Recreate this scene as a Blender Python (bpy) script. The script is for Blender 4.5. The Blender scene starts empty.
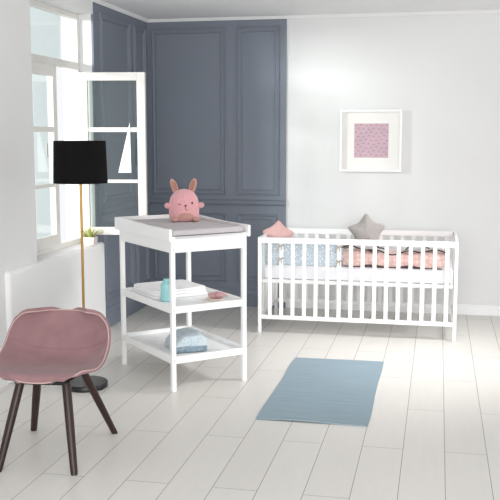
import bpy, bmesh, math, random
from mathutils import Vector, Matrix
random.seed(7)
C = bpy.context.scene.collection
SC = bpy.context.scene
PI = math.pi

# ------------------------------------------------------------------ camera
cd = bpy.data.cameras.new('camera')
cam = bpy.data.objects.new('camera', cd)
C.objects.link(cam)
cd.sensor_width = 36.0
cd.lens = 895.5 / 500 * 36.0
cam.location = (2.5156, -7.6157, 1.5)
cam.rotation_euler = (PI / 2 - 0.1279, 0, 0.2068)
cd.clip_end = 200
SC.camera = cam

# ------------------------------------------------------------------ world, lights, exposure
w = bpy.data.worlds.new('daylight')
SC.world = w
w.use_nodes = True
bg = w.node_tree.nodes['Background']
bg.inputs['Color'].default_value = (0.96, 0.98, 1.0, 1)
bg.inputs['Strength'].default_value = 0.90


def area(name, loc, target, sx, sy, power, col=(1, 1, 1), spread=PI):
    ld = bpy.data.lights.new(name, 'AREA')
    ld.shape = 'RECTANGLE'
    ld.spread = spread
    ld.size, ld.size_y, ld.energy, ld.color = sx, sy, power, col
    o = bpy.data.objects.new(name, ld)
    C.objects.link(o)
    o.location = loc
    d = Vector(target) - Vector(loc)
    o.rotation_euler = d.to_track_quat('-Z', 'Y').to_euler()
    return o


area('window_daylight', (-5.2, -6.9, 2.85), (1.9, -0.1, 1.2), 1.7, 1.4, 800, (1.0, 0.99, 0.97))
area('studio_softbox', (4.0, -1.9, 2.35), (1.8, -1.55, 0.0), 0.8, 0.8, 17, (1.0, 0.985, 0.975), math.radians(66))
area('front_fill', (3.0, -8.6, 1.45), (2.4, 0.0, 0.2), 3.2, 1.6, 62, (1.0, 0.99, 0.98), math.radians(110))  # unseen fill light added in front to brighten the back wall
VS = SC.view_settings
VS.view_transform = 'Standard'
VS.look = 'None'
VS.exposure = 0.13
VS.gamma = 1.0
VS.use_curve_mapping = False


# ------------------------------------------------------------------ materials
def srgb(r, g, b):
    f = lambda c: (c / 255 / 12.92) if c / 255 <= 0.04045 else ((c / 255 + 0.055) / 1.055) ** 2.4
    return (f(r), f(g), f(b), 1)


def mat(name, rgb, rough=0.5, var=0.06, scale=8.0, bump=0.0, bscale=200.0, metal=0.0, stretch=(1, 1, 1), spec=0.5, sheen=0.0, coat=0.0):
    m = bpy.data.materials.new(name)
    m.use_nodes = True
    nt = m.node_tree
    N, L = nt.nodes, nt.links
    b = N['Principled BSDF']
    tc = N.new('ShaderNodeTexCoord')
    mp = N.new('ShaderNodeMapping')
    mp.inputs['Scale'].default_value = stretch
    L.new(tc.outputs['Object'], mp.inputs['Vector'])
    nz = N.new('ShaderNodeTexNoise')
    nz.inputs['Scale'].default_value = scale
    nz.inputs['Detail'].default_value = 4
    L.new(mp.outputs['Vector'], nz.inputs['Vector'])
    cr = N.new('ShaderNodeValToRGB')
    c = srgb(*rgb)
    cr.color_ramp.elements[0].position = 0.3
    cr.color_ramp.elements[1].position = 0.7
    cr.color_ramp.elements[0].color = tuple(max(0, x * (1 - var)) for x in c[:3]) + (1,)
    cr.color_ramp.elements[1].color = tuple(min(1, x * (1 + var)) for x in c[:3]) + (1,)
    L.new(nz.outputs['Fac'], cr.inputs['Fac'])
    L.new(cr.outputs['Color'], b.inputs['Base Color'])
    b.inputs['Roughness'].default_value = rough
    b.inputs['Metallic'].default_value = metal
    b.inputs['Specular IOR Level'].default_value = spec
    b.inputs['Sheen Weight'].default_value = sheen
    b.inputs['Coat Weight'].default_value = coat
    if bump:
        n2 = N.new('ShaderNodeTexNoise')
        n2.inputs['Scale'].default_value = bscale
        n2.inputs['Detail'].default_value = 3
        L.new(mp.outputs['Vector'], n2.inputs['Vector'])
        bp = N.new('ShaderNodeBump')
        bp.inputs['Strength'].default_value = bump
        bp.inputs['Distance'].default_value = 0.004
        L.new(n2.outputs['Fac'], bp.inputs['Height'])
        L.new(bp.outputs['Normal'], b.inputs['Normal'])
    return m


def mat_floor():
    m = bpy.data.materials.new('laminate')
    m.use_nodes = True
    nt = m.node_tree
    N, L = nt.nodes, nt.links
    b = N['Principled BSDF']
    tc = N.new('ShaderNodeTexCoord')
    sp = N.new('ShaderNodeSeparateXYZ')
    L.new(tc.outputs['Object'], sp.inputs['Vector'])
    ax = N.new('ShaderNodeMath'); ax.operation = 'ADD'; ax.inputs[1].default_value = 3.40 + 1.29 * 8
    L.new(sp.outputs['Y'], ax.inputs[0])
    ay = N.new('ShaderNodeMath'); ay.operation = 'ADD'; ay.inputs[1].default_value = -1.0147 + 0.1956 * 21
    L.new(sp.outputs['X'], ay.inputs[0])
    cb = N.new('ShaderNodeCombineXYZ')
    L.new(ax.outputs[0], cb.inputs['X'])
    L.new(ay.outputs[0], cb.inputs['Y'])
    br = N.new('ShaderNodeTexBrick')
    br.offset = 0.5
    br.offset_frequency = 2
    br.inputs['Scale'].default_value = 1.0
    br.inputs['Brick Width'].default_value = 1.29
    br.inputs['Row Height'].default_value = 0.1956
    br.inputs['Mortar Size'].default_value = 0.0016
    br.inputs['Mortar Smooth'].default_value = 0.3
    br.inputs['Color1'].default_value = srgb(219, 216, 211)
    br.inputs['Color2'].default_value = srgb(222, 219, 214)
    br.inputs['Mortar'].default_value = srgb(118, 112, 107)
    L.new(cb.outputs[0], br.inputs['Vector'])
    mp = N.new('ShaderNodeMapping')
    mp.inputs['Scale'].default_value = (14, 1.6, 1)
    L.new(tc.outputs['Object'], mp.inputs['Vector'])
    nz = N.new('ShaderNodeTexNoise')
    nz.inputs['Scale'].default_value = 2.2
    nz.inputs['Detail'].default_value = 6
    L.new(mp.outputs[0], nz.inputs['Vector'])
    cr = N.new('ShaderNodeValToRGB')
    cr.color_ramp.elements[0].position = 0.3
    cr.color_ramp.elements[1].position = 0.7
    cr.color_ramp.elements[0].color = (0.97, 0.97, 0.97, 1)
    cr.color_ramp.elements[1].color = (1, 1, 1, 1)
    L.new(nz.outputs['Fac'], cr.inputs['Fac'])
    mx = N.new('ShaderNodeMix'); mx.data_type = 'RGBA'; mx.blend_type = 'MULTIPLY'
    mx.inputs['Factor'].default_value = 1.0
    L.new(br.outputs['Color'], mx.inputs['A'])
    L.new(cr.outputs['Color'], mx.inputs['B'])
    L.new(mx.outputs['Result'], b.inputs['Base Color'])
    b.inputs['Roughness'].default_value = 0.38
    b.inputs['Specular IOR Level'].default_value = 0.4
    return m


def mat_glass():
    m = bpy.data.materials.new('clear_glass')
    m.use_nodes = True
    nt = m.node_tree
    N, L = nt.nodes, nt.links
    N.remove(N['Principled BSDF'])
    out = N['Material Output']
    t = N.new('ShaderNodeBsdfTransparent'); t.inputs['Color'].default_value = (0.93, 0.97, 0.96, 1)
    g = N.new('ShaderNodeBsdfGlossy'); g.inputs['Roughness'].default_value = 0.02
    lw = N.new('ShaderNodeLayerWeight'); lw.inputs['Blend'].default_value = 0.5
    pw = N.new('ShaderNodeMath'); pw.operation = 'POWER'; pw.inputs[1].default_value = 5.0
    L.new(lw.outputs['Facing'], pw.inputs[0])
    f = N.new('ShaderNodeMath'); f.operation = 'MULTIPLY_ADD'
    f.inputs[1].default_value = 0.9; f.inputs[2].default_value = 0.045
    L.new(pw.outputs[0], f.inputs[0])
    mx = N.new('ShaderNodeMixShader')
    L.new(f.outputs[0], mx.inputs[0]); L.new(t.outputs[0], mx.inputs[1]); L.new(g.outputs[0], mx.inputs[2])
    L.new(mx.outputs[0], out.inputs['Surface'])
    return m


def mat_rug():
    m = mat('woven_cotton', (141, 160, 171), 0.95, 0.09, 3.0, 0, stretch=(1.2, 26, 1))
    nt = m.node_tree
    N, L = nt.nodes, nt.links
    tc = N.new('ShaderNodeTexCoord')
    wv = N.new('ShaderNodeTexWave')
    wv.bands_direction = 'Y'
    wv.inputs['Scale'].default_value = 40
    wv.inputs['Distortion'].default_value = 0.6
    L.new(tc.outputs['Object'], wv.inputs['Vector'])
    bp = N.new('ShaderNodeBump')
    bp.inputs['Strength'].default_value = 0.35
    bp.inputs['Distance'].default_value = 0.003
    L.new(wv.outputs['Fac'], bp.inputs['Height'])
    L.new(bp.outputs['Normal'], N['Principled BSDF'].inputs['Normal'])
    return m


def mat_spots(name, c1, c2, scale, lo=0.25, hi=0.45, rough=0.9):
    """printed or knitted textile: voronoi spots of c2 on c1"""
    m = bpy.data.materials.new(name)
    m.use_nodes = True
    nt = m.node_tree
    N, L = nt.nodes, nt.links
    b = N['Principled BSDF']
    tc = N.new('ShaderNodeTexCoord')
    v = N.new('ShaderNodeTexVoronoi')
    v.inputs['Scale'].default_value = scale
    v.inputs['Randomness'].default_value = 0.55
    L.new(tc.outputs['Object'], v.inputs['Vector'])
    cr = N.new('ShaderNodeValToRGB')
    cr.color_ramp.elements[0].position = lo
    cr.color_ramp.elements[1].position = hi
    cr.color_ramp.elements[0].color = srgb(*c2)
    cr.color_ramp.elements[1].color = srgb(*c1)
    L.new(v.outputs['Distance'], cr.inputs['Fac'])
    L.new(cr.outputs['Color'], b.inputs['Base Color'])
    b.inputs['Roughness'].default_value = rough
    bp = N.new('ShaderNodeBump')
    bp.inputs['Strength'].default_value = 0.4
    bp.inputs['Distance'].default_value = 0.003
    L.new(v.outputs['Distance'], bp.inputs['Height'])
    L.new(bp.outputs['Normal'], b.inputs['Normal'])
    return m


def mat_quilt(name, rgb, step):
    """fabric quilted in diamonds"""
    m = mat(name, rgb, 0.92, 0.03, 40)
    nt = m.node_tree
    N, L = nt.nodes, nt.links
    tc = N.new('ShaderNodeTexCoord')
    mp = N.new('ShaderNodeMapping')
    mp.inputs['Rotation'].default_value = (0, 0, PI / 4)
    mp.inputs['Scale'].default_value = (1 / step,) * 3
    L.new(tc.outputs['Object'], mp.inputs['Vector'])
    br = N.new('ShaderNodeTexVoronoi')
    br.feature = 'F1'
    br.inputs['Randomness'].default_value = 0
    br.inputs['Scale'].default_value = 1
    L.new(mp.outputs[0], br.inputs['Vector'])
    bp = N.new('ShaderNodeBump')
    bp.invert = True
    bp.inputs['Strength'].default_value = 0.5
    bp.inputs['Distance'].default_value = 0.006
    L.new(br.outputs['Distance'], bp.inputs['Height'])
    L.new(bp.outputs['Normal'], N['Principled BSDF'].inputs['Normal'])
    return m


M = dict(
    floor=mat_floor(),
    white_wall=mat('white_wall_paint', (233, 233, 233), 0.85, 0.012, 1.5, 0.05, 300),
    ceiling=mat('white_ceiling_paint', (245, 245, 245), 0.9, 0.01, 2),
    blue=mat('slate_blue_paint', (122, 129, 141), 0.55, 0.03, 1.2, 0.03, 250),
    white=mat('white_lacquer', (249, 249, 249), 0.38, 0.012, 6),
    sash=mat('white_gloss_paint', (230, 228, 223), 0.35, 0.015, 6),
    glass=mat_glass(),
    rug=mat_rug(),
    black=mat('black_textile', (11, 10, 11), 0.9, 0.15, 60, 0.2, 500, spec=0.2),
    black_metal=mat('black_metal', (20, 20, 21), 0.35, 0.1, 12),
    brass=mat('brass', (176, 138, 74), 0.3, 0.06, 20, metal=1.0),
    bulb=mat('opal_bulb', (240, 236, 226), 0.3, 0.01, 10),
    chair=mat('dusty_pink_velvet', (148, 114, 117), 0.9, 0.09, 14, 0.25, 350, sheen=0.15),
    piping=mat('pale_piping', (196, 168, 165), 0.8, 0.03, 40),
    darkwood=mat('dark_walnut', (44, 23, 19), 0.4, 0.25, 6, stretch=(6, 6, 0.7)),
    mat_grey=mat_quilt('grey_quilted_cotton', (194, 188, 191), 0.035),
    bunny=mat('pink_plush', (222, 164, 169), 0.95, 0.06, 60, 0.5, 420, sheen=0.4),
    bunny_brown=mat('taupe_plush', (190, 147, 136), 0.95, 0.08, 60, 0.4, 420),
    bunny_inner=mat('brown_print', (164, 118, 106), 0.95, 0.3, 90),
    thread=mat('dark_thread', (52, 30, 34), 0.8, 0.05, 50),
    towel=mat('white_terry', (251, 249, 251), 0.95, 0.02, 40, 0.4, 380),
    aqua=mat('aqua_plastic', (156, 214, 216), 0.25, 0.03, 8, coat=0.3),
    beige=mat('pale_wood', (240, 222, 206), 0.6, 0.06, 20, stretch=(1, 8, 1)),
    rose=mat('dusty_rose_cloth', (190, 152, 154), 0.95, 0.16, 70, 0.4, 300),
    taupe=mat('taupe_cloth', (186, 176, 168), 0.9, 0.1, 50, 0.3, 300),
    knit=mat_spots('light_blue_knit', (206, 217, 224), (164, 186, 198), 70, 0.05, 0.55),
    knit_dark=mat('blue_hem', (136, 156, 168), 0.95, 0.3, 60, 0.4, 300),
    bumper=mat_spots('blue_print_cotton', (198, 213, 223), (250, 251, 252), 62, 0.20, 0.50),
    pinkpad=mat_spots('pink_print_cotton', (230, 190, 184), (242, 218, 211), 30, 0.15, 0.6),
    greyblanket=mat('grey_knit', (208, 204, 202), 0.95, 0.12, 40, 0.4, 300),
    trimdark=mat('dark_hem', (60, 52, 54), 0.9, 0.1, 40),
    sheet=mat('white_sheet', (244, 243, 247), 0.9, 0.015, 12, 0.1, 200),
    star_grey=mat('grey_plush', (178, 172, 169), 0.95, 0.06, 50, 0.4, 350, sheen=0.2),
    star_pink=mat('pink_jersey', (214, 174, 170), 0.95, 0.05, 40, 0.3, 350),
    passe=mat('cream_card', (246, 244, 240), 0.9, 0.008, 8),
    print=mat('pink_paper', (208, 180, 191), 0.85, 0.05, 14),
    print_dot=mat('mauve_ink', (166, 118, 140), 0.85, 0.05, 30),
    pot=mat('pale_ceramic', (226, 214, 206), 0.5, 0.04, 20),
    leaf=mat('yellow_green_leaf', (176, 184, 100), 0.6, 0.25, 40),
    soil=mat('potting_soil', (70, 54, 42), 1.0, 0.3, 80),
    reflection=mat('white_reflection', (250, 250, 250), 0.7, 0.005, 20),  # plain white for the reflection triangle on the window pane
    steel=mat('satin_steel', (170, 168, 165), 0.35, 0.05, 20, metal=0.9),
)


# ------------------------------------------------------------------ mesh helpers
class MB:
    def __init__(s):
        s.bm = bmesh.new()
        s.mi = 0

    def faces(s, verts, idx):
        vs = [s.bm.verts.new(v) for v in verts]
        for f in idx:
            try:
                fc = s.bm.faces.new([vs[i] for i in f])
                fc.material_index = s.mi
            except ValueError:
                pass
        return vs

    def box(s, x0, x1, y0, y1, z0, z1, M4=None):
        v = [Vector((x, y, z)) for z in (z0, z1) for y in (y0, y1) for x in (x0, x1)]
        if M4 is not None:
            v = [M4 @ p for p in v]
        s.faces(v, [(0, 2, 3, 1), (4, 5, 7, 6), (0, 1, 5, 4), (2, 6, 7, 3), (0, 4, 6, 2), (1, 3, 7, 5)])
        return s

    def rings(s, rings, cap=True, closed=True):
        n = len(rings[0])
        base = []
        allv = [p for r in rings for p in r]
        f = []
        for i in range(len(rings) - 1):
            for j in range(n if closed else n - 1):
                k = (j + 1) % n
                f.append((i * n + j, i * n + k, (i + 1) * n + k, (i + 1) * n + j))
        if cap:
            f.append(tuple(reversed(range(n))))
            f.append(tuple((len(rings) - 1) * n + j for j in range(n)))
        s.faces(allv, f)
        return s

    def lathe(s, prof, n=40, c=(0, 0, 0), sx=1, sy=1, cap=True):
        c = Vector(c)
        s.rings([[c + Vector((r * sx * math.cos(2 * PI * j / n), r * sy * math.sin(2 * PI * j / n), z)) for j in range(n)] for r, z in prof], cap)
        return s

    def tube(s, pts, rad, n=10, closed=False):
        pts = [Vector(p) for p in pts]
        if not hasattr(rad, '__len__'):
            rad = [rad] * len(pts)
        R = []
        up = None
        for i, p in enumerate(pts):
            if closed:
                t = pts[(i + 1) % len(pts)] - pts[i - 1]
            else:
                t = pts[min(i + 1, len(pts) - 1)] - pts[max(i - 1, 0)]
            t.normalize()
            if up is None:
                up = t.orthogonal().normalized()
            up = (up - t * up.dot(t)).normalized()
            b = t.cross(up)
            R.append([p + rad[i] * (math.cos(2 * PI * j / n) * up + math.sin(2 * PI * j / n) * b) for j in range(n)])
        if closed:
            R.append(R[0])
        s.rings(R, not closed)
        return s

    def ball(s, c, r, n=24, m=14, e=1.0, M4=None):
        """(super)ellipsoid; e<1 squares it off"""
        c = Vector(c)
        pw = lambda v: math.copysign(abs(v) ** e, v)
        R = []
        for i in range(m + 1):
            th = -PI / 2 + PI * i / m
            th = max(-PI / 2 + 0.02, min(PI / 2 - 0.02, th))
            ring = []
            for j in range(n):
                ph = 2 * PI * j / n
                p = Vector((r[0] * pw(math.cos(th)) * pw(math.cos(ph)), r[1] * pw(math.cos(th)) * pw(math.sin(ph)), r[2] * pw(math.sin(th))))
                if M4 is not None:
                    p = M4 @ p
                ring.append(c + p)
            R.append(ring)
        s.rings(R, True)
        return s

    def grid(s, fn, nu, nv, th=0.0):
        """surface fn(u,v) for u,v in 0..1; th gives it a thickness along the normal"""
        P = [[Vector(fn(i / nu, j / nv)) for j in range(nv + 1)] for i in range(nu + 1)]
        if not th:
            s.faces([p for r in P for p in r], [(i * (nv + 1) + j, (i + 1) * (nv + 1) + j, (i + 1) * (nv + 1) + j + 1, i * (nv + 1) + j + 1) for i in range(nu) for j in range(nv)])
            return s
        Q = []
        for i in range(nu + 1):
            row = []
            for j in range(nv + 1):
                a = P[min(i + 1, nu)][j] - P[max(i - 1, 0)][j]
                b = P[i][min(j + 1, nv)] - P[i][max(j - 1, 0)]
                nn = a.cross(b)
                nn = nn.normalized() if nn.length > 1e-9 else Vector((0, 0, 1))
                row.append(P[i][j] - nn * th)
            Q.append(row)
        W = nv + 1
        n = (nu + 1) * W
        A = [p for r in P for p in r] + [p for r in Q for p in r]
        f = []
        for i in range(nu):
            for j in range(nv):
                a, b, c, d = i * W + j, (i + 1) * W + j, (i + 1) * W + j + 1, i * W + j + 1
                f += [(a, b, c, d), (n + d, n + c, n + b, n + a)]
        for i in range(nu):
            for j in (0, nv):
                a, b = i * W + j, (i + 1) * W + j
                f.append((a, n + a, n + b, b) if j == 0 else (b, n + b, n + a, a))
        for j in range(nv):
            for i in (0, nu):
                a, b = i * W + j, i * W + j + 1
                f.append((b, n + b, n + a, a) if i == 0 else (a, n + a, n + b, b))
        s.faces(A, f)
        return s

    def build(s, name, mats, parent=None, bevel=0, seg=2, smooth=True, sub=0):
        bmesh.ops.recalc_face_normals(s.bm, faces=s.bm.faces)
        me = bpy.data.meshes.new(name)
        s.bm.to_mesh(me)
        s.bm.free()
        for m in (mats if isinstance(mats, (list, tuple)) else [mats]):
            me.materials.append(m)
        o = bpy.data.objects.new(name, me)
        C.objects.link(o)
        if smooth:
            for p in me.polygons:
                p.use_smooth = True
        if bevel:
            b = o.modifiers.new('edge', 'BEVEL')
            b.width = bevel
            b.segments = seg
            b.limit_method = 'ANGLE'
            b.angle_limit = 0.6
            b.harden_normals = True
        elif smooth:
            try:
                me.set_sharp_from_angle(angle=0.75)
            except Exception:
                pass
        if sub:
            b = o.modifiers.new('soft', 'SUBSURF')
            b.levels = b.render_levels = sub
        if parent is not None:
            o.parent = parent
        return o


def tag(o, label, cat, group=None, kind=None):
    if label: o['label'] = label
    if cat: o['category'] = cat
    if group: o['group'] = group
    if kind: o['kind'] = kind
    return o


def thing(name, label, cat, loc=(0, 0, 0), rz=0, group=None):
    o = bpy.data.objects.new(name, None)
    o.empty_display_size = 0.1
    C.objects.link(o)
    o.location = loc
    o.rotation_euler = (0, 0, rz)
    return tag(o, label, cat, group)


def struct(o, label=None, cat=None):
    o['kind'] = 'structure'
    return tag(o, label, cat)


def B(*a):
    return MB().box(*a)


def dup(o, loc=None, rot=None):
    c = o.copy()
    C.objects.link(c)
    if loc is not None: c.location = loc
    if rot is not None: c.rotation_euler = rot
    return c


# ------------------------------------------------------------------ the setting
CEIL = 2.49
struct(B(-0.6, 6.2, -6.6, 0.3, -0.06, 0).build('floor', M['floor'], smooth=False), 'pale grey laminate plank floor', 'floor')
struct(B(-0.25, 6.2, -6.2, 0.3, CEIL, CEIL + 0.1).build('ceiling', M['ceiling'], smooth=False), 'plain white ceiling', 'ceiling')
struct(B(1.0, 6.2, 0.016, 0.25, 0, CEIL).build('wall_back', M['white_wall'], smooth=False), 'plain white wall behind the crib', 'wall')

# left wall: window opening from LY0 (far) to LY1 (near)
LY0, LY1, SILL, HEAD = -1.25, -2.30, 0.69, 2.38
wl = MB()
wl.box(-0.25, -0.016, LY0, 0.25, 0, CEIL)
wl.box(-0.25, 0, -6.0, LY1, 0, CEIL)
wl.box(-0.25, 0, LY1, LY0, HEAD, CEIL)
wl.box(-0.25, 0, LY1, LY0, 0, SILL - 0.03)
struct(wl.build('wall_left', M['white_wall'], smooth=False), 'white wall with the window opening', 'wall')
tr = B(-0.27, 0.028, -2.75, -1.165, 0, SILL).build('trim_3', M['ceiling'], bevel=0.028, seg=5)
struct(tr, 'white boxed window ledge with rounded edges', 'window ledge')


def moulding(parent, a0, a1, z0, z1, side):
    """rectangular double-bead frame; side 'back': lies on Y=0 facing -Y; 'left': on X=0 facing +X"""
    prof = [(0, 0), (0.003, 0.012), (0.009, 0.015), (0.015, 0.012), (0.019, 0.005), (0.036, 0.005), (0.039, 0.010), (0.044, 0.010), (0.048, 0)]
    R = []
    for d, h in prof:
        q = [(a0 + d, z0 + d), (a1 - d, z0 + d), (a1 - d, z1 - d), (a0 + d, z1 - d)]
        if side == 'back':
            R.append([Vector((a, -h, z)) for a, z in q])
        else:
            R.append([Vector((h, a, z)) for a, z in q])
    mb = MB()
    mb.rings(R, cap=False)
    return mb.build('panel_moulding', M['blue'], parent, smooth=False)


def rail_along(parent, name, prof, a0, a1, side, m):
    """profile of (out, z) swept along the wall"""
    R = []
    for a in (a0, a1):
        R.append([Vector((a, -h, z)) if side == 'back' else Vector((h, a, z)) for h, z in prof])
    mb = MB()
    mb.rings(R, cap=True)
    return mb.build(name, m, parent, smooth=False)


CHAIR = [(0, .890), (.010, .892), (.020, .902), (.024, .916), (.018, .926), (.012, .934), (0, .940)]
BASE = [(0, 0), (.020, 0), (.020, .115), (.014, .125), (.012, .145), (.006, .15), (0, .152)]
pb = struct(B(0.0, 1.232, 0, 0.25, 0, CEIL).build('trim_1', M['blue'], smooth=False), 'slate blue wood panelling on the back wall', 'wall panelling')
moulding(pb, 0.045, 0.707, 0.980, 2.412, 'back')
moulding(pb, 0.803, 1.176, 0.980, 2.412, 'back')
moulding(pb, 0.045, 0.707, 0.215, 0.815, 'back')
moulding(pb, 0.803, 1.155, 0.215, 0.815, 'back')
rail_along(pb, 'chair_rail', CHAIR, 0.0, 1.232, 'back', M['blue'])
rail_along(pb, 'baseboard', BASE, 0.0, 1.232, 'back', M['blue'])
pl = struct(B(-0.016, 0.0, -1.165, 0.0, 0, CEIL).build('trim_2', M['blue'], smooth=False), 'slate blue wood panelling on the left wall beside the window', 'wall panelling')
B(-0.016, 0.0, LY0, -1.165, SILL, CEIL).build('panel_edge', M['blue'], pl, smooth=False)
moulding(pl, -0.36, -0.06, 0.980, 2.412, 'left')
moulding(pl, -1.12, -0.46, 0.980, 2.412, 'left')
moulding(pl, -0.36, -0.06, 0.215, 0.815, 'left')
moulding(pl, -1.12, -0.46, 0.215, 0.815, 'left')
rail_along(pl, 'chair_rail', CHAIR, -1.165, 0.0, 'left', M['blue'])
rail_along(pl, 'baseboard', BASE, -1.165, 0.0, 'left', M['blue'])
bb = rail_along(None, 'baseboard_back', [(-.016, 0), (0, 0), (0, .075), (-.006, .082), (-.016, .084)], 1.234, 6.2, 'back', M['white'])
struct(bb, 'white baseboard along the back wall', 'baseboard')
cv = MB()
for side, a0, a1 in (('back', 0, 6.2), ('left', -6.0, 0)):
    prof = [(-.016, CEIL - .022), (.012, CEIL - .022), (.016, CEIL - .016), (.030, CEIL - .004), (.030, CEIL), (-.016, CEIL)]
    cv.rings([[Vector((a, -h, z)) if side == 'back' else Vector((h, a, z)) for h, z in prof] for a in (a0, a1)], cap=True)
struct(cv.build('trim_4', M['ceiling'], smooth=False), 'slim white cornice under the ceiling', 'cornice')

# window: fixed frame, open casement, closed casement
XF = -0.12
fr = MB()
fr.box(XF - 0.04, XF + 0.01, LY0 - 0.035, LY0, SILL, HEAD)
fr.box(XF - 0.04, XF + 0.01, LY1, LY1 + 0.035, SILL, HEAD)
fr.box(XF - 0.04, XF + 0.01, LY1 + 0.035, LY0 - 0.035, HEAD - 0.04, HEAD)
fr.box(XF - 0.04, XF + 0.01, LY1 + 0.035, LY0 - 0.035, SILL, SILL + 0.04)
fr.box(XF - 0.04, XF + 0.01, LY1 + 0.035, LY0 - 0.035, 1.975, 2.03)
win = struct(fr.build('window_1', M['sash'], bevel=0.004), 'white casement window with its far leaf standing open into the room', 'window')
B(XF - 0.02, XF - 0.015, LY1 + 0.035, LY0 - 0.035, 2.03, HEAD - 0.04).build('pane', M['glass'], win, smooth=False)


def casement(width, z0, z1, zs, loc, rz, label=None):
    """leaf in local x (width) and z; zs = pane limits"""
    mb = MB()
    t0, t1 = -0.022, 0.022
    s = 0.062
    mb.box(0, s, t0, t1, z0, z1)
    mb.box(width - s, width, t0, t1, z0, z1)
    edges = [z0] + [v for p in zs for v in p] + [z1]
    for k in range(0, len(edges), 2):
        d = 0.0 if k in (0, len(edges) - 2) else 0.006
        mb.box(s, width - s, t0 + d, t1 - d, edges[k], edges[k + 1])
    o = mb.build('casement', M['sash'], win, bevel=0.004)
    o.location = loc
    o.rotation_euler = (0, 0, rz)
    if label: o['label'] = label
    for a, b in zs:
        B(s - 0.004, width - s + 0.004, -0.003, 0.003, a - 0.004, b + 0.004).build('pane', M['glass'], o, smooth=False)
    h = MB()
    h.lathe([(0.012, 0), (0.012, 0.006), (0.007, 0.008), (0.007, 0.03)], 14)
    h.box(-0.006, 0.006, -0.09, 0.006, 0.024, 0.034)
    hd = h.build('window_handle', M['steel'], o, bevel=0.001)
    hd.location = (width - 0.03, t1, (z0 + z1) / 2)
    hd.rotation_euler = (-PI / 2, 0, 0)
    return o


ZS = [(0.815, 1.145), (1.170, 1.520), (1.555, 1.895)]
leaf = casement(0.490, 0.757, 1.955, ZS, (-0.090, -1.324, 0), 0.17, 'open white leaf with three glass panes')
casement(0.480, 0.735, 1.97, ZS, (XF + 0.035, LY1 + 0.037, 0), PI / 2, 'closed white leaf')

# thin white triangle modelled as the bright reflection in the middle pane
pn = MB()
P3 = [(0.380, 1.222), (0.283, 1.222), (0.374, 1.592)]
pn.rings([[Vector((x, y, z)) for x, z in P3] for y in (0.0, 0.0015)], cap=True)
po = pn.build('pane_reflection', M['reflection'], smooth=False)
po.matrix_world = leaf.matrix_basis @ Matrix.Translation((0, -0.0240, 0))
tag(po, 'tall white triangle standing for a reflection in the middle pane of the open window leaf', 'reflection stand-in')

# plant on the ledge
pp = thing('potted_plant', 'small yellow-green plant in a pale box pot on the white window ledge', 'plant', (-0.005, -1.395, SILL))
mb = MB()
mb.rings([[Vector((sx * r, sy * r * .8, z)) for sx, sy in ((-1, -1), (1, -1), (1, 1), (-1, 1))] for r, z in ((.040, 0), (.047, .060), (.043, .060), (.041, .050))], cap=True)
mb.build('pot', M['pot'], pp, bevel=0.003)
B(-.040, .040, -.032, .032, .046, .053).build('soil', M['soil'], pp, smooth=False)
mb = MB()
for k in range(46):
    a = random.uniform(0, 2 * PI)
    r0 = random.uniform(0, .028)
    L = random.uniform(.045, .105)
    lean = random.uniform(.15, .95)
    b = Vector((r0 * math.cos(a), r0 * math.sin(a) * .8, .05))
    d = Vector((math.cos(a) * lean, math.sin(a) * lean, 1)).normalized()
    sd = Vector((-math.sin(a), math.cos(a), 0))
    wd = random.uniform(.004, .008)
    pts = []
    for q, ww in ((0, .3), (.35, 1), (.7, .8), (1, .05)):
        c = b + d * L * q + Vector((math.cos(a), math.sin(a), -.6)) * (q * q * L * .35 * lean)
        pts.append([c - sd * wd * ww, c + Vector((0, 0, .0012)), c + sd * wd * ww, c - Vector((0, 0, .0012))])
    mb.rings(pts, cap=True)
mb.build('foliage', M['leaf'], pp)

# ------------------------------------------------------------------ floor lamp
lp = thing('floor_lamp', 'floor lamp with black drum shade, slim brass pole and round black base', 'lamp', (0.475, -2.70, 0))
MB().lathe([(.126, 0), (.133, .004), (.133, .029), (.129, .034), (.012, .036)], 56).build('base', M['black_metal'], lp)
MB().lathe([(.0075, .030), (.0075, 1.30)], 16).build('pole', M['brass'], lp)
sh = MB()
sh.lathe([(.157, 1.222), (.150, 1.466), (.147, 1.466), (.154, 1.222), (.157, 1.222)], 64, cap=False)
sho = sh.build('lamp_shade', M['black'], lp)
sp = MB()
for k in range(3):
    a = k * 2 * PI / 3 + .4
    sp.tube([(0, 0, 1.40), (.132 * math.cos(a), .132 * math.sin(a), 1.455)], .0022, 8)
sp.lathe([(.012, 1.395), (.012, 1.405)], 14)
sp.build('shade_spider', M['brass'], sho)
MB().lathe([(.018, 1.29), (.020, 1.30), (.020, 1.345), (.012, 1.35)], 18).build('socket', M['black_metal'], lp)
MB().lathe([(.010, 1.348), (.014, 1.36), (.028, 1.385), (.030, 1.405), (.022, 1.428), (.004, 1.436)], 20).build('bulb', M['bulb'], lp)
MB().lathe([(.004, 1.34), (.004, 1.402)], 8).build('finial_rod', M['brass'], lp)

# ------------------------------------------------------------------ shell chair
CH = thing('shell_chair', 'dusty pink upholstered shell chair with pale piping and dark wooden legs', 'chair', (0.765, -3.80, 0), 0.10)


def lerp(tab, t):
    for (a, va), (b, vb) in zip(tab, tab[1:]):
        if t <= b:
            k = (t - a) / (b - a)
            k = k * k * (3 - 2 * k)
            return [x + (y - x) * k for x, y in zip(va, vb)]
    return list(tab[-1][1])


PROF = [(0, (-.235, .405)), (.08, (-.215, .435)), (.3, (-.10, .425)), (.5, (.05, .415)), (.62, (.145, .440)), (.72, (.19, .505)), (.86, (.215, .590)), (1.0, (.235, .650))]


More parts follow.
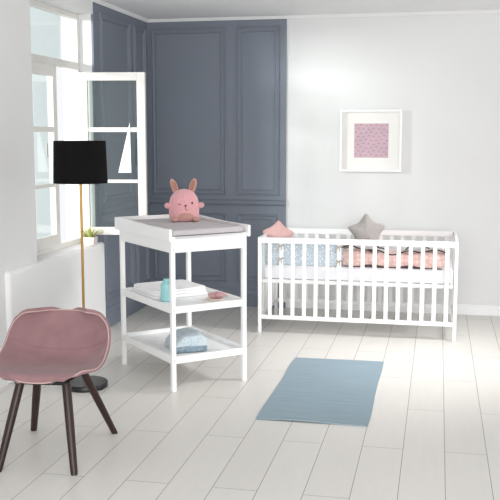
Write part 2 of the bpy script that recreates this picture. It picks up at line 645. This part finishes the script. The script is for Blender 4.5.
def cat_rom(tab, t):
    n = len(tab)
    for i in range(n - 1):
        if t <= tab[i + 1][0] or i == n - 2:
            p = [Vector(tab[max(0, min(n - 1, i + q))][1]) for q in (-1, 0, 1, 2)]
            k = (t - tab[i][0]) / (tab[i + 1][0] - tab[i][0])
            return .5 * ((2 * p[1]) + (p[2] - p[0]) * k + (2 * p[0] - 5 * p[1] + 4 * p[2] - p[3]) * k * k + (3 * p[1] - p[0] - 3 * p[2] + p[3]) * k ** 3)


def shell_pt(u, v):
    s = 2 * u - 1
    q = abs(2 * v - 1)
    w = .255 * (1 - (q * .985) ** 5.5) ** (1 / 4.0)
    w *= .90 + .10 * math.sin(PI * min(1, v * 1.1))
    y, z = cat_rom(PROF, v)
    e = abs(s) ** 2.6
    seat = max(0, 1 - v / .75)
    mid = math.exp(-((v - .62) / .22) ** 2)
    back = max(0, min(1, (v - .55) / .35))
    z += e * (.035 * seat + .075 * mid)
    y -= e * (.07 * back + .05 * mid)
    # soft padding
    z += .006 * math.cos(s * PI / 2) * seat
    return Vector((s * w, y, z))


sh = MB()
sh.grid(shell_pt, 36, 48, 0.014)
shell = sh.build('shell', M['chair'], CH)
rim = []
for i in range(36): rim.append(shell_pt(i / 36, 0))
for j in range(48): rim.append(shell_pt(1, j / 48))
for i in range(36): rim.append(shell_pt(1 - i / 36, 1))
for j in range(48): rim.append(shell_pt(0, 1 - j / 48))
cl = [rim[0]]
for p in rim[1:]:
    if (p - cl[-1]).length > .004: cl.append(p)
MB().tube([p + Vector((0, 0, -.003)) for p in cl], .0030, 8, closed=True).build('piping', M['piping'], shell)
MB().tube([shell_pt(.03 + .94 * i / 30, .665) + Vector((0, -.001, .001)) for i in range(31)], .0018, 6).build('seam', M['chair'], shell)
fr = MB()
fr.box(-.13, .13, -.14, .14, .372, .392)
fr.build('under_frame', M['black_metal'], CH, bevel=0.006)
for sx, sy in ((-1, 1), (1, 1), (-1, -1), (1, -1)):
    a = Vector((sx * .105, sy * .115, .395))
    b = Vector((sx * (.212 if sy > 0 else .175), sy * (.315 if sy > 0 else .25), 0.0))
    mb = MB()
    d = (b - a).normalized()
    R = []
    for q, r in ((0, .021), (.5, .020), (.97, .0165), (1, .015)):
        c = a + (b - a) * q
        R.append([c + Vector((r * math.cos(2 * PI * j / 18), r * math.sin(2 * PI * j / 18), 0)) for j in range(18)])
    mb.rings(R, True)
    mb.build('leg', M['darkwood'], CH)

# ------------------------------------------------------------------ changing table
TA, TW, TD = 0.7503, 0.4805, 0.7303
TP = (1.0219, -2.6869, 0)
ct = thing('changing_table', 'white wooden changing table with two open tray shelves', 'changing table', TP, TA)
h = 0.0135
for x, y in ((0, 0), (TW, 0), (0, TD), (TW, TD)):
    lg = B(x - h, x + h, y - h, y + h, 0, 0.9).build('leg', M['white'], ct, bevel=0.002)
    sc = MB()
    for z in (.845, .485, .185):
        sc.lathe([(.0, 0), (.0032, 0), (.0032, .0012), (0, .0014)], 12)
    sc.bm.free()
    for z in (.845, .485, .185):
        if y == 0:
            s1 = MB().lathe([(.0034, -.001), (.0034, .0008), (.0012, .0008), (.001, .0002)], 12).build('screw', M['steel'], lg)
            s1.location = (x, y - h, z)
            s1.rotation_euler = (PI / 2, 0, 0)
B(h, TW - h, -h, h - .008, .823, .918).build('apron', M['white'], ct, bevel=.002)
B(h, TW - h, TD - h + .008, TD + h, .823, .918).build('apron', M['white'], ct, bevel=.002)
B(-h, h - .008, h, TD - h, .823, .918).build('apron', M['white'], ct, bevel=.002)
B(TW - h + .008, TW + h, h, TD - h, .823, .918).build('apron', M['white'], ct, bevel=.002)
B(-h, TW + h, -h, TD + h, .900, .918).build('table_top', M['white'], ct, bevel=.002)


def guard(x0, x1):
    # side board, slightly lower at the front end
    pr = [(-.030, .893), (TD + .045, .893), (TD + .045, .972), (TD - .06, .976), (TD * .55, .966), (TD * .40, .962), (-.024, .962), (-.030, .956)]
    mb = MB()
    mb.rings([[Vector((x, y, z)) for y, z in pr] for x in (x0, x1)], True)
    return mb.build('side_guard', M['white'], ct, bevel=.002)


guard(-h - .018, -h)
guard(TW + h, TW + h + .018)
B(-h, TW + h, TD + h - .002, TD + h + .016, .893, .974).build('back_guard', M['white'], ct, bevel=.002)
for z in (.466, .166):
    sf = B(-h + .004, TW + h - .004, -h + .004, TD + h - .004, z + .006, z + .018).build('shelf', M['white'], ct, bevel=.0015)
    B(h, TW - h, -h, h - .012, z, z + .042).build('shelf_rim', M['white'], sf, bevel=.0015)
    B(h, TW - h, TD - h + .012, TD + h, z, z + .042).build('shelf_rim', M['white'], sf, bevel=.0015)
    B(-h, h - .012, h, TD - h, z, z + .042).build('shelf_rim', M['white'], sf, bevel=.0015)
    B(TW - h + .012, TW + h, h, TD - h, z, z + .042).build('shelf_rim', M['white'], sf, bevel=.0015)
TM = Matrix.Translation(TP) @ Matrix.Rotation(TA, 4, 'Z')


def onT(x, y, z):
    return TM @ Vector((x, y, z))


# changing mat
cm = thing('changing_mat', 'grey quilted changing mat lying on top of the white changing table', 'changing mat', onT(TW / 2, TD / 2 - .004, .918), TA)


def mat_top(mb, hx, hy, t, lift):
    n = 30
    R = []
    for d, z in ((.010, 0), (.002, .004), (0, t * .5), (.003, t * .8), (.012, t * .97), (.03, t)):
        ring = []
        for (cx, cy, a0) in ((1, 1, 0), (-1, 1, PI / 2), (-1, -1, PI), (1, -1, 1.5 * PI)):
            r = .022
            for k in range(6):
                a = a0 + PI / 2 * k / 5
                ring.append(Vector((cx * (hx - d - r) + r * math.cos(a), cy * (hy - d - r) + r * math.sin(a), z)))
        R.append(ring)
    mb.rings(R, True)


mb = MB()
mat_top(mb, TW / 2 + .010, TD / 2 + .004, .036, 0)
pad = mb.build('pad', M['mat_grey'], cm)
# raised side rolls of the mat
for sx in (-1, 1):
    pts = [(sx * (TW / 2 - .012), -TD / 2 + .035 + (TD - .07) * k / 20, .036) for k in range(21)]
    MB().tube(pts, [.006] + [.012] * 19 + [.006], 12).build('side_roll', M['mat_grey'], cm)

# ------------------------------------------------------------------ plush bunny
bp = onT(.320, .474, .9545)
tocam = math.atan2(-7.6157 - bp.y, 2.5156 - bp.x) + PI / 2      # local -Y turned to the lens side of the room
bn = thing('plush_bunny', 'round pink plush bunny with one winking eye sitting on the grey changing mat', 'plush toy', bp, tocam + 0.12)
bn.scale = (1.06, 1.06, 1.06)


def bunny_r(z):
    pass


mb = MB()
n = 40
R = []
BODY = [(0, .050), (.004, .076), (.014, .086), (.045, .091), (.085, .092), (.115, .089), (.142, .081), (.164, .067), (.181, .047), (.190, .024), (.193, .004)]
for z, r in BODY:
    R.append([Vector((r * math.cos(2 * PI * j / n), .78 * r * math.sin(2 * PI * j / n), z)) for j in range(n)])
mb.rings(R, True)
body = mb.build('body', M['bunny'], bn)


def body_y(x, z):
    for (z0, r0), (z1, r1) in zip(BODY, BODY[1:]):
        if z0 <= z <= z1:
            r = r0 + (r1 - r0) * (z - z0) / (z1 - z0)
            return -.78 * math.sqrt(max(1e-6, r * r - x * x))
    return 0


def disc_on_body(cx, cz, rx, rz, t, name, m, parent=body):
    mb = MB()
    rings = []
    for q, tt in ((1, -.002), (1, t * .6), (.85, t), (.5, t * 1.05), (.02, t * 1.1)):
        rings.append([Vector((cx + rx * q * math.cos(a), body_y(cx + rx * q * math.cos(a), cz + rz * q * math.sin(a)) - tt, cz + rz * q * math.sin(a))) for a in [2 * PI * j / 24 for j in range(24)]])
    mb.rings(rings, True)
    return mb.build(name, m, parent)


disc_on_body(.004, .034, .044, .021, .004, 'belly_patch', M['bunny_brown'])
disc_on_body(.042, .112, .0055, .0068, .003, 'eye', M['thread'])
disc_on_body(.001, .097, .0062, .0048, .004, 'nose', M['thread'])
wk = [(-.043 + .017 * k / 8, .108 - .004 * math.sin(PI * k / 8)) for k in range(9)]
o = MB().tube([(x, body_y(x, z) - .0015, z) for x, z in wk], .0017, 8).build('eye', M['thread'], body)
o['label'] = 'winking eye, a short stitched line'
mo = [(.001, .095), (.001, .084), (.002, .074), (.006, .0695), (.012, .070), (.018, .0745)]
MB().tube([(x, body_y(x, z) - .0012, z) for x, z in mo], .0013, 8).build('mouth', M['thread'], body)


def ear(cx, tilt, twist):
    P = Matrix.Translation((cx, 0.0, .172)) @ Matrix.Rotation(tilt, 4, 'Y') @ Matrix.Rotation(twist, 4, 'Z')
    mb = MB()
    prof = [(0, .014), (.02, .020), (.045, .0215), (.064, .0185), (.080, .0115), (.087, .003)]
    mb.rings([[P @ Vector((r * math.cos(2 * PI * j / 24), .38 * r * math.sin(2 * PI * j / 24), z)) for j in range(24)] for z, r in prof], True)
    e = mb.build('ear', M['bunny_brown'], bn)
    mb = MB()
    prof = [(.014, .009), (.03, .013), (.046, .0145), (.06, .012), (.072, .005)]
    mb.rings([[P @ Vector((r * math.cos(2 * PI * j / 20), -.006 + .25 * r * math.sin(2 * PI * j / 20), z)) for j in range(20)] for z, r in prof], True)
    mb.build('inner_ear', M['bunny_inner'], e)


ear(-.044, -.36, .25)
ear(.042, .30, -.25)
for sx in (-1, 1):
    mb = MB()
    a = Vector((sx * .078, -.012, .088)); b = Vector((sx * .112, -.018, .098))
    P = [a, a + (b - a) * .4, a + (b - a) * .75, b, b + (b - a).normalized() * .007]
    mb.tube(P, [.016, .017, .0175, .0155, .005], 16)
    mb.build('arm', M['bunny'], bn)
    mb = MB()
    mb.ball((sx * .063, -.070, .0150), (.023, .026, .0150), 20, 12)
    mb.build('foot', M['bunny_brown'], bn)

# ------------------------------------------------------------------ things on the shelves
def slab_stack(mb, layers, fold=True, wob=.003, seed=1):
    """soft rounded folded cloth layers: (x0,x1,y0,y1,z0,z1)"""
    rnd = random.Random(seed)
    for (x0, x1, y0, y1, z0, z1) in layers:
        cx, cy, cz = (x0 + x1) / 2, (y0 + y1) / 2, (z0 + z1) / 2
        hx, hy, hz = (x1 - x0) / 2, (y1 - y0) / 2, (z1 - z0) / 2
        n = 48
        R = []
        ph = rnd.uniform(0, 6)
        for d, z in ((hz * .9, -1), (hz * .35, -.8), (0, -.3), (0, .3), (hz * .35, .8), (hz * .9, 1), (hz * 2.5, 1.0)):
            ring = []
            for k in range(n):
                a = 2 * PI * k / n
                e = .18
                c, s_ = math.cos(a), math.sin(a)
                px = (hx - d) * math.copysign(abs(c) ** e, c)
                py = (hy - d) * math.copysign(abs(s_) ** e, s_)
                zz = z * hz
                if z > 0:
                    zz += wob * math.sin(px * 31 + ph) * math.cos(py * 27 + ph)
                ring.append(Vector((cx + px + wob * .6 * math.sin(a * 3 + ph), cy + py, cz + zz)))
            R.append(ring)
        mb.rings(R, True)


S1, S2 = .466 + .018, .166 + .018
tw = thing('folded_towel', 'folded white terry towel on the middle shelf of the changing table', 'towel', onT(.235, .520, S1), TA)
for k, (z0, z1, q) in enumerate(((0, .022, 0), (.020, .042, .006), (.040, .056, .012))):
    mb = MB()
    slab_stack(mb, [(-.19 + q * .5, .20 - q, -.175 + q, .185 - q * .6, z0, z1)], seed=k + 3)
    mb.build('fold', M['towel'], tw)
mb = MB()
mb.tube([(.190, .060, .030), (.206, .050, .026), (.218, .040, .018), (.216, .034, .012), (.200, .040, .010)], .009, 10)
mb.build('hanging_loop', M['taupe'], tw)

bt = thing('lotion_bottle', 'small aqua blue bottle standing on the middle shelf in front of the towel', 'bottle', onT(.105, .30, S1), TA)
MB().lathe([(.030, 0), (.035, .003), (.036, .012), (.036, .094), (.034, .106), (.028, .115), (.020, .119), (.018, .121)], 36).build('bottle_body', M['aqua'], bt)
MB().lathe([(.0185, .1205), (.0195, .122), (.0195, .134), (.017, .139), (.004, .140)], 24).build('cap', M['aqua'], bt)

ds = MB()
ds.lathe([(.040, 0), (.052, .004), (.057, .010), (.0555, .0115), (.050, .007), (.004, .006)], 40, sx=1.0, sy=.72)
dso = ds.build('wooden_dish', M['beige'])
dso.location = onT(.365, .165, S1)
dso.rotation_euler = (0, 0, TA - .55)
tag(dso, 'small oval pale wooden dish under the rose cloth on the middle shelf', 'dish')

rc = thing('washcloth', 'crumpled dusty rose washcloth heaped on the oval wooden dish', 'cloth', onT(.395, .178, S1 + .009), TA - .55)
mb = MB()
R = []
rnd = random.Random(5)
for i in range(15):
    th = -PI / 2 + .05 + (PI - .1) * i / 14
    ring = []
    for j in range(40):
        ph = 2 * PI * j / 40
        f = 1 + .20 * math.sin(4 * ph + 2 * th) + .14 * math.sin(9 * ph - 3 * th) * math.cos(th)
        z = .020 * (1 + math.sin(th) * (1 + .12 * math.sin(4 * ph)))
        ring.append(Vector((.050 * f * math.cos(th) * math.cos(ph), .030 * f * math.cos(th) * math.sin(ph), max(0, z))))
    R.append(ring)
mb.rings(R, True)
mb.build('bundle', M['rose'], rc)
mb = MB()
mb.tube([(.030, .008, .020), (.046, .012, .022), (.056, .014, .020), (.066, .016, .015)], [.010, .0125, .012, .006], 12)
o = mb.build('tied_end', M['taupe'], rc)
o['label'] = 'taupe knotted end'

# light blue folded blanket on the low shelf
fb = thing('folded_blanket', 'light blue knitted blanket folded on the bottom shelf of the changing table', 'blanket', onT(.205, .238, S2), TA - .22)
prof = [(-.118, .004), (-.124, .020), (-.116, .046), (-.090, .075), (-.045, .099), (.02, .112), (.075, .108), (.112, .085), (.124, .050), (.125, .018), (.118, .003)]
mb = MB()
NY = 22
R = []
for k in range(NY + 1):
    y = -.12 + .24 * k / NY
    e = abs(2 * k / NY - 1)
    sh_ = 1 - .10 * e ** 6
    ring = [Vector((px * .90 * (1 - .015 * e ** 4), y, .002 + pz * sh_ * (1 - .10 * (k / NY) * 0) + .003 * math.sin(px * 40 + y * 25))) for px, pz in prof]
    R.append(ring)
mb.rings(R, True)
bl = mb.build('blanket_fold', M['knit'], fb, bevel=.006)
for k in range(3):
    z = .010 + .013 * k
    MB().tube([(-.115 + .215 * i / 16, -.122 - .001 * math.sin(i * .7 + k), z + .0012 * math.sin(i * .5 + k * 2)) for i in range(17)], .0052, 8).build('hem', M['knit_dark'], fb)

# ------------------------------------------------------------------ rug
ru = MB()
RX, RY, RW, RL = 1.602, -3.102, .590, 1.344


def rug_pt(u, v):
    x = u * RW + .006 * math.sin(v * 9) * (u - .5)
    y = v * RL
    z = .007 + .0015 * math.sin(v * 17) * math.sin(u * 5 + 1)
    e = max(0, 1 - v / .03)
    z += .006 * e * max(0, math.sin(u * 4.2))
    return (x, y, z)


ru.grid(rug_pt, 24, 60, .006)
ro = ru.build('rug', M['rug'])
ro.location = (RX, RY, 0)
tag(ro, 'flat woven light blue cotton rug lying on the pale plank floor', 'rug')

# ------------------------------------------------------------------ crib
KX, KY, KL, KD = 1.194, -1.030, 1.478, .735
PITCH = .0873
kb = thing('crib', 'white slatted wooden baby crib against the white wall', 'crib', (KX, KY, 0))
pw = .026
for x in (0, KL - pw):
    for y in (0, KD - pw):
        B(x, x + pw, y, y + pw, 0, .735).build('corner_post', M['white'], kb, bevel=.004)
for y in (.002, KD - .024):
    B(pw, KL - pw, y, y + .022, .690, .733).build('top_rail', M['white'], kb, bevel=.004)
    B(pw, KL - pw, y, y + .022, .107, .139).build('bottom_rail', M['white'], kb, bevel=.003)
for x in (.002, KL - .024):
    B(x, x + .022, pw, KD - pw, .690, .733).build('end_rail', M['white'], kb, bevel=.004)
    B(x, x + .022, pw, KD - pw, .107, .139).build('end_rail', M['white'], kb, bevel=.003)
sl = B(-.015, .015, -.006, .006, .137, .692).build('slat', M['white'], kb, bevel=.003)
x0 = 1.285 - KX
sl.location = (x0, .013, 0)
for yy in (.013, KD - .013):
    for k in range(16):
        if k == 0 and yy < .1:
            continue
        dup(sl, (x0 + k * PITCH, yy, 0))
for xx in (.013, KL - .013):
    for k in range(7):
        dup(sl, (xx, .105 + k * .0875, 0), (0, 0, PI / 2))
for y0, y1 in ((.030, .046), (KD - .046, KD - .030)):
    B(pw + .004, KL - pw - .004, y0, y1, .384, .413).build('base_rail', M['white'], kb, bevel=.002)
bb = MB()
bb.box(pw + .004, KL - pw - .004, .046, KD - .046, .398, .411)
bb.build('bed_base', M['white'], kb, bevel=.002)

MX0, MX1, MY0, MY1 = KX + .034, KX + KL - .034, KY + .034, KY + KD - .034
mt = MB()
slab_stack(mt, [(MX0, MX1, MY0, MY1, .414, .520)], wob=.0008, seed=9)
mo_ = MB()
R = []
for d, z in ((.012, .414), (.002, .422), (0, .440), (0, .495), (.003, .512), (.012, .520), (.03, .521)):
    ring = []
    for (cx, cy, a0) in ((1, 1, 0), (-1, 1, PI / 2), (-1, -1, PI), (1, -1, 1.5 * PI)):
        r = .03
        for k in range(6):
            a = a0 + PI / 2 * k / 5
            hx, hy = (MX1 - MX0) / 2 - d - r, (MY1 - MY0) / 2 - d - r
            ring.append(Vector(((MX0 + MX1) / 2 + cx * hx + r * math.cos(a), (MY0 + MY1) / 2 + cy * hy + r * math.sin(a), z)))
    R.append(ring)
mt.bm.free()
mo_.rings(R, True)
mto = mo_.build('mattress', M['sheet'])
tag(mto, 'white sheeted mattress lying inside the crib', 'mattress')

# blue bumper: left end and left half of the front
bmp = thing('bed_bumper', 'light blue patterned crib bumper tied to the slats at the left half of the crib', 'crib bumper', (0, 0, 0))
ZB0, ZB1 = .521, .697


def pad_along(path, zc, hz, t, m, name, parent, wob=0.0):
    """upright padded strip along a path of (x,y)"""
    pts = [Vector((x, y, 0)) for x, y in path]
    R = []
    for i, p in enumerate(pts):
        tdir = (pts[min(i + 1, len(pts) - 1)] - pts[max(i - 1, 0)]).normalized()
        nn = Vector((-tdir.y, tdir.x, 0))
        k = .35 if i in (0, len(pts) - 1) else 1
        ring = []
        for j in range(20):
            a = 2 * PI * j / 20
            c, s_ = math.cos(a), math.sin(a)
            ring.append(p + nn * (t * k * math.copysign(abs(c) ** .6, c)) + Vector((0, 0, zc + (hz + wob * math.sin(i * .9)) * math.copysign(abs(s_) ** .45, s_))))
        R.append(ring)
    mb = MB()
    mb.rings(R, True)
    return mb.build(name, m, parent)


XE, YE = KX + .054, KY + .054
path = [(XE, -.82 - k * .04) for k in range(5)]
path = [p for p in path if p[1] > YE + .03] + [(XE + .003, YE + .022), (XE + .010, YE + .008), (XE + .025, YE)]
path += [(XE + .05 + k * .04, YE) for k in range(13)] + [(1.805, YE)]
pad_along(path, (ZB0 + ZB1) / 2, (ZB1 - ZB0) / 2, .015, M['bumper'], 'padding', bmp)


def tie(x, z, seed):
    rnd = random.Random(seed)
    mb = MB()
    yf = KY - .002
    # band round the slat and two hanging tails
    ring = [(x - .018, KY + .033, z), (x - .019, yf, z + .002), (x, yf - .004, z + .004), (x + .019, yf, z + .002), (x + .018, KY + .033, z)]
    mb.tube(ring, .0035, 8)
    for sx, L in ((-1, .045), (1, .03)):
        q = [(x - .004, yf - .006, z + .003), (x + sx * .012 - .006, yf - .010, z - L * .35), (x + sx * .015 - .01, yf - .010, z - L)]
        mb.tube(q, [.004, .0045, .003], 8)
        q = [(x - .004, yf - .006, z + .003), (x + sx * .016, yf - .012, z + .014), (x + sx * .022, yf - .010, z + .004), (x - .002, yf - .008, z)]
        mb.tube(q, .003, 8)
    o = mb.build('tie', M['taupe'], bmp)
    o['label'] = 'taupe fabric tie knotted round a slat'


XT1, XT2 = x0 + KX + PITCH, x0 + KX + 6 * PITCH
tie(XT1, .672, 1); tie(XT1, .572, 2); tie(XT2, .672, 3); tie(XT2, .565, 4)

# pink padded bumper along the right half of the front
pk = thing('padded_bumper', 'pink printed padded bumper behind the front slats in the right half of the crib', 'crib bumper', (0, 0, 0))
pad_along([(1.835 + k * .04, YE + .018 + .004 * math.sin(k * 1.7)) for k in range(19)] + [(2.60, YE + .018)], .587, .055, .034, M['pinkpad'], 'padding', pk, .009)
MB().tube([(1.84 + k * .04, YE - .018, .5265) for k in range(19)], .0035, 8).build('hem', M['trimdark'], pk)

# grey blanket heaped over the pink bumper, with a dark hem
gb = thing('grey_blanket', 'rumpled grey knitted blanket with dark hem heaped in the right half of the crib', 'blanket', (0, 0, 0))


def blank_pt(u, v):
    x = 1.822 + .785 * u
    y = -.992 + v * .25
    hump = .655 + .018 * math.sin(u * 9 + 1.0) + .010 * math.sin(u * 23 + v * 6)
    z = hump + .030 * math.sin(min(1, v * 5) * PI / 2) - .05 * v * v + .012 * math.sin(v * 12 + u * 7)
    return Vector((x, y, z))


mb = MB()
mb.grid(blank_pt, 44, 30, .014)
mb.build('cover', M['greyblanket'], gb)
MB().tube([blank_pt(i / 44, 0) + Vector((0, -.002, -.006)) for i in range(45)], .004, 8).build('hem', M['trimdark'], gb)
MB().tube([blank_pt(.30 + .14 * i / 12, .02) + Vector((0, -.006, .018 + .004 * math.sin(i))) for i in range(13)], .005, 8).build('fold_line', M['trimdark'], gb)
MB().tube([blank_pt(.60 + .22 * i / 12, .02) + Vector((0, -.006, .002 + .045 * math.sin(i / 12 * PI))) for i in range(13)], .0045, 8).build('fold_line', M['trimdark'], gb)
# quilt under the blanket that fills the bed
qb = MB()
slab_stack(qb, [(1.87, 2.59, -.905, -.42, .523, .600)], wob=.006, seed=12)
qo = qb.build('quilt', M['pinkpad'])
tag(qo, 'pink printed quilt folded on the crib mattress under the grey blanket', 'quilt')


def star(name, R, depth, m, loc, rot, label, cat, plump=.60):
    """inflated five-pointed cushion, built in local x-z, thickness along y"""
    r = R * plump
    out = []
    for k in range(10):
        a = PI / 2 + k * PI / 5
        q = R if k % 2 == 0 else r
        out.append(Vector((q * math.cos(a), 0, q * math.sin(a))))
    # refine outline with rounded tips
    pts = []
    for k in range(10):
        a, b, c = out[k - 1], out[k], out[(k + 1) % 10]
        f = .26 if k % 2 == 0 else .25
        p0, p2 = b + (a - b) * f, b + (c - b) * f
        for t in (0, .25, .5, .75, 1):
            pts.append(p0 * (1 - t) ** 2 + b * 2 * t * (1 - t) + p2 * t * t)
        for t in (.33, .67):
            pts.append(p2 + (b + (c - b) * (1 - (.25 if k % 2 == 0 else .26)) - p2) * t)
    mb = MB()
    rings = []
    seq = [(0.02, 1), (.25, .97), (.45, .88), (.62, .74), (.78, .55), (.90, .34), (1.0, .0)]
    for q, hh in seq:
        rings.append([Vector((p.x * q, -depth * hh, p.z * q)) for p in pts])
    for q, hh in reversed(seq[:-1]):
        rings.append([Vector((p.x * q, depth * hh, p.z * q)) for p in pts])
    mb.rings(rings, True)
    o = mb.build(name, m, sub=1)
    o.location = loc
    o.rotation_euler = rot
    return tag(o, label, cat)


star('star_cushion', .166, .045, M['star_grey'], (1.982, -.66, .746), (-.10, -.05, .06), 'grey plush star cushion standing up in the middle of the crib', 'cushion')
star('star_cushion', .140, .040, M['star_pink'], (1.297, -.735, .706), (-.12, .06, .30), 'pink star cushion leaning in the left corner of the crib', 'cushion', .70)

# ------------------------------------------------------------------ picture
pf = thing('picture_frame', 'white box frame with a small pink print hung on the white wall', 'picture', (1.955, .016, 1.4515))
HW, FW, DP = .258, .020, .066
mb = MB()
rings = []
for hw, y in ((HW, 0), (HW, -DP), (HW - FW, -DP), (HW - FW, -.022), (HW - FW, 0)):
    rings.append([Vector((sx * hw, y, sz * hw)) for sx, sz in ((-1, -1), (1, -1), (1, 1), (-1, 1))])
mb.rings(rings, cap=False)
mb.build('frame', M['white'], pf, bevel=.002)
B(-HW + FW - .001, HW - FW + .001, -.024, -.002, -HW + FW - .001, HW - FW + .001).build('mat_board', M['passe'], pf, smooth=False)
mb = MB()
PS = .142
PX = .003
mb.box(PX - PS, PX + PS, -.0255, -.0238, -PS, PS)
mb.mi = 1
row = 0
for r in range(9):
    z = PS - .016 - r * .031
    for c in range(7):
        x = PX - PS + .012 + c * .043 + (.0215 if r % 2 else 0)
        if x > PX + PS - .008: continue
        z2 = z + .006 * math.sin(c * 2.1 + r)
        a = .5 * math.sin(c * 3 + r * 5)
        dx = .0105
        for s_ in (-1, 1):
            q = [Vector((x, -.0262, z2 + .003)), Vector((x + s_ * dx, -.0262, z2 - .004 + s_ * a * .004)), Vector((x + s_ * dx, -.0262, z2 - .001 + s_ * a * .004)), Vector((x, -.0262, z2 + .009))]
            mb.rings([q, [p + Vector((0, .0006, 0)) for p in q]], True)
mb.build('print', [M['print'], M['print_dot']], pf, smooth=False)
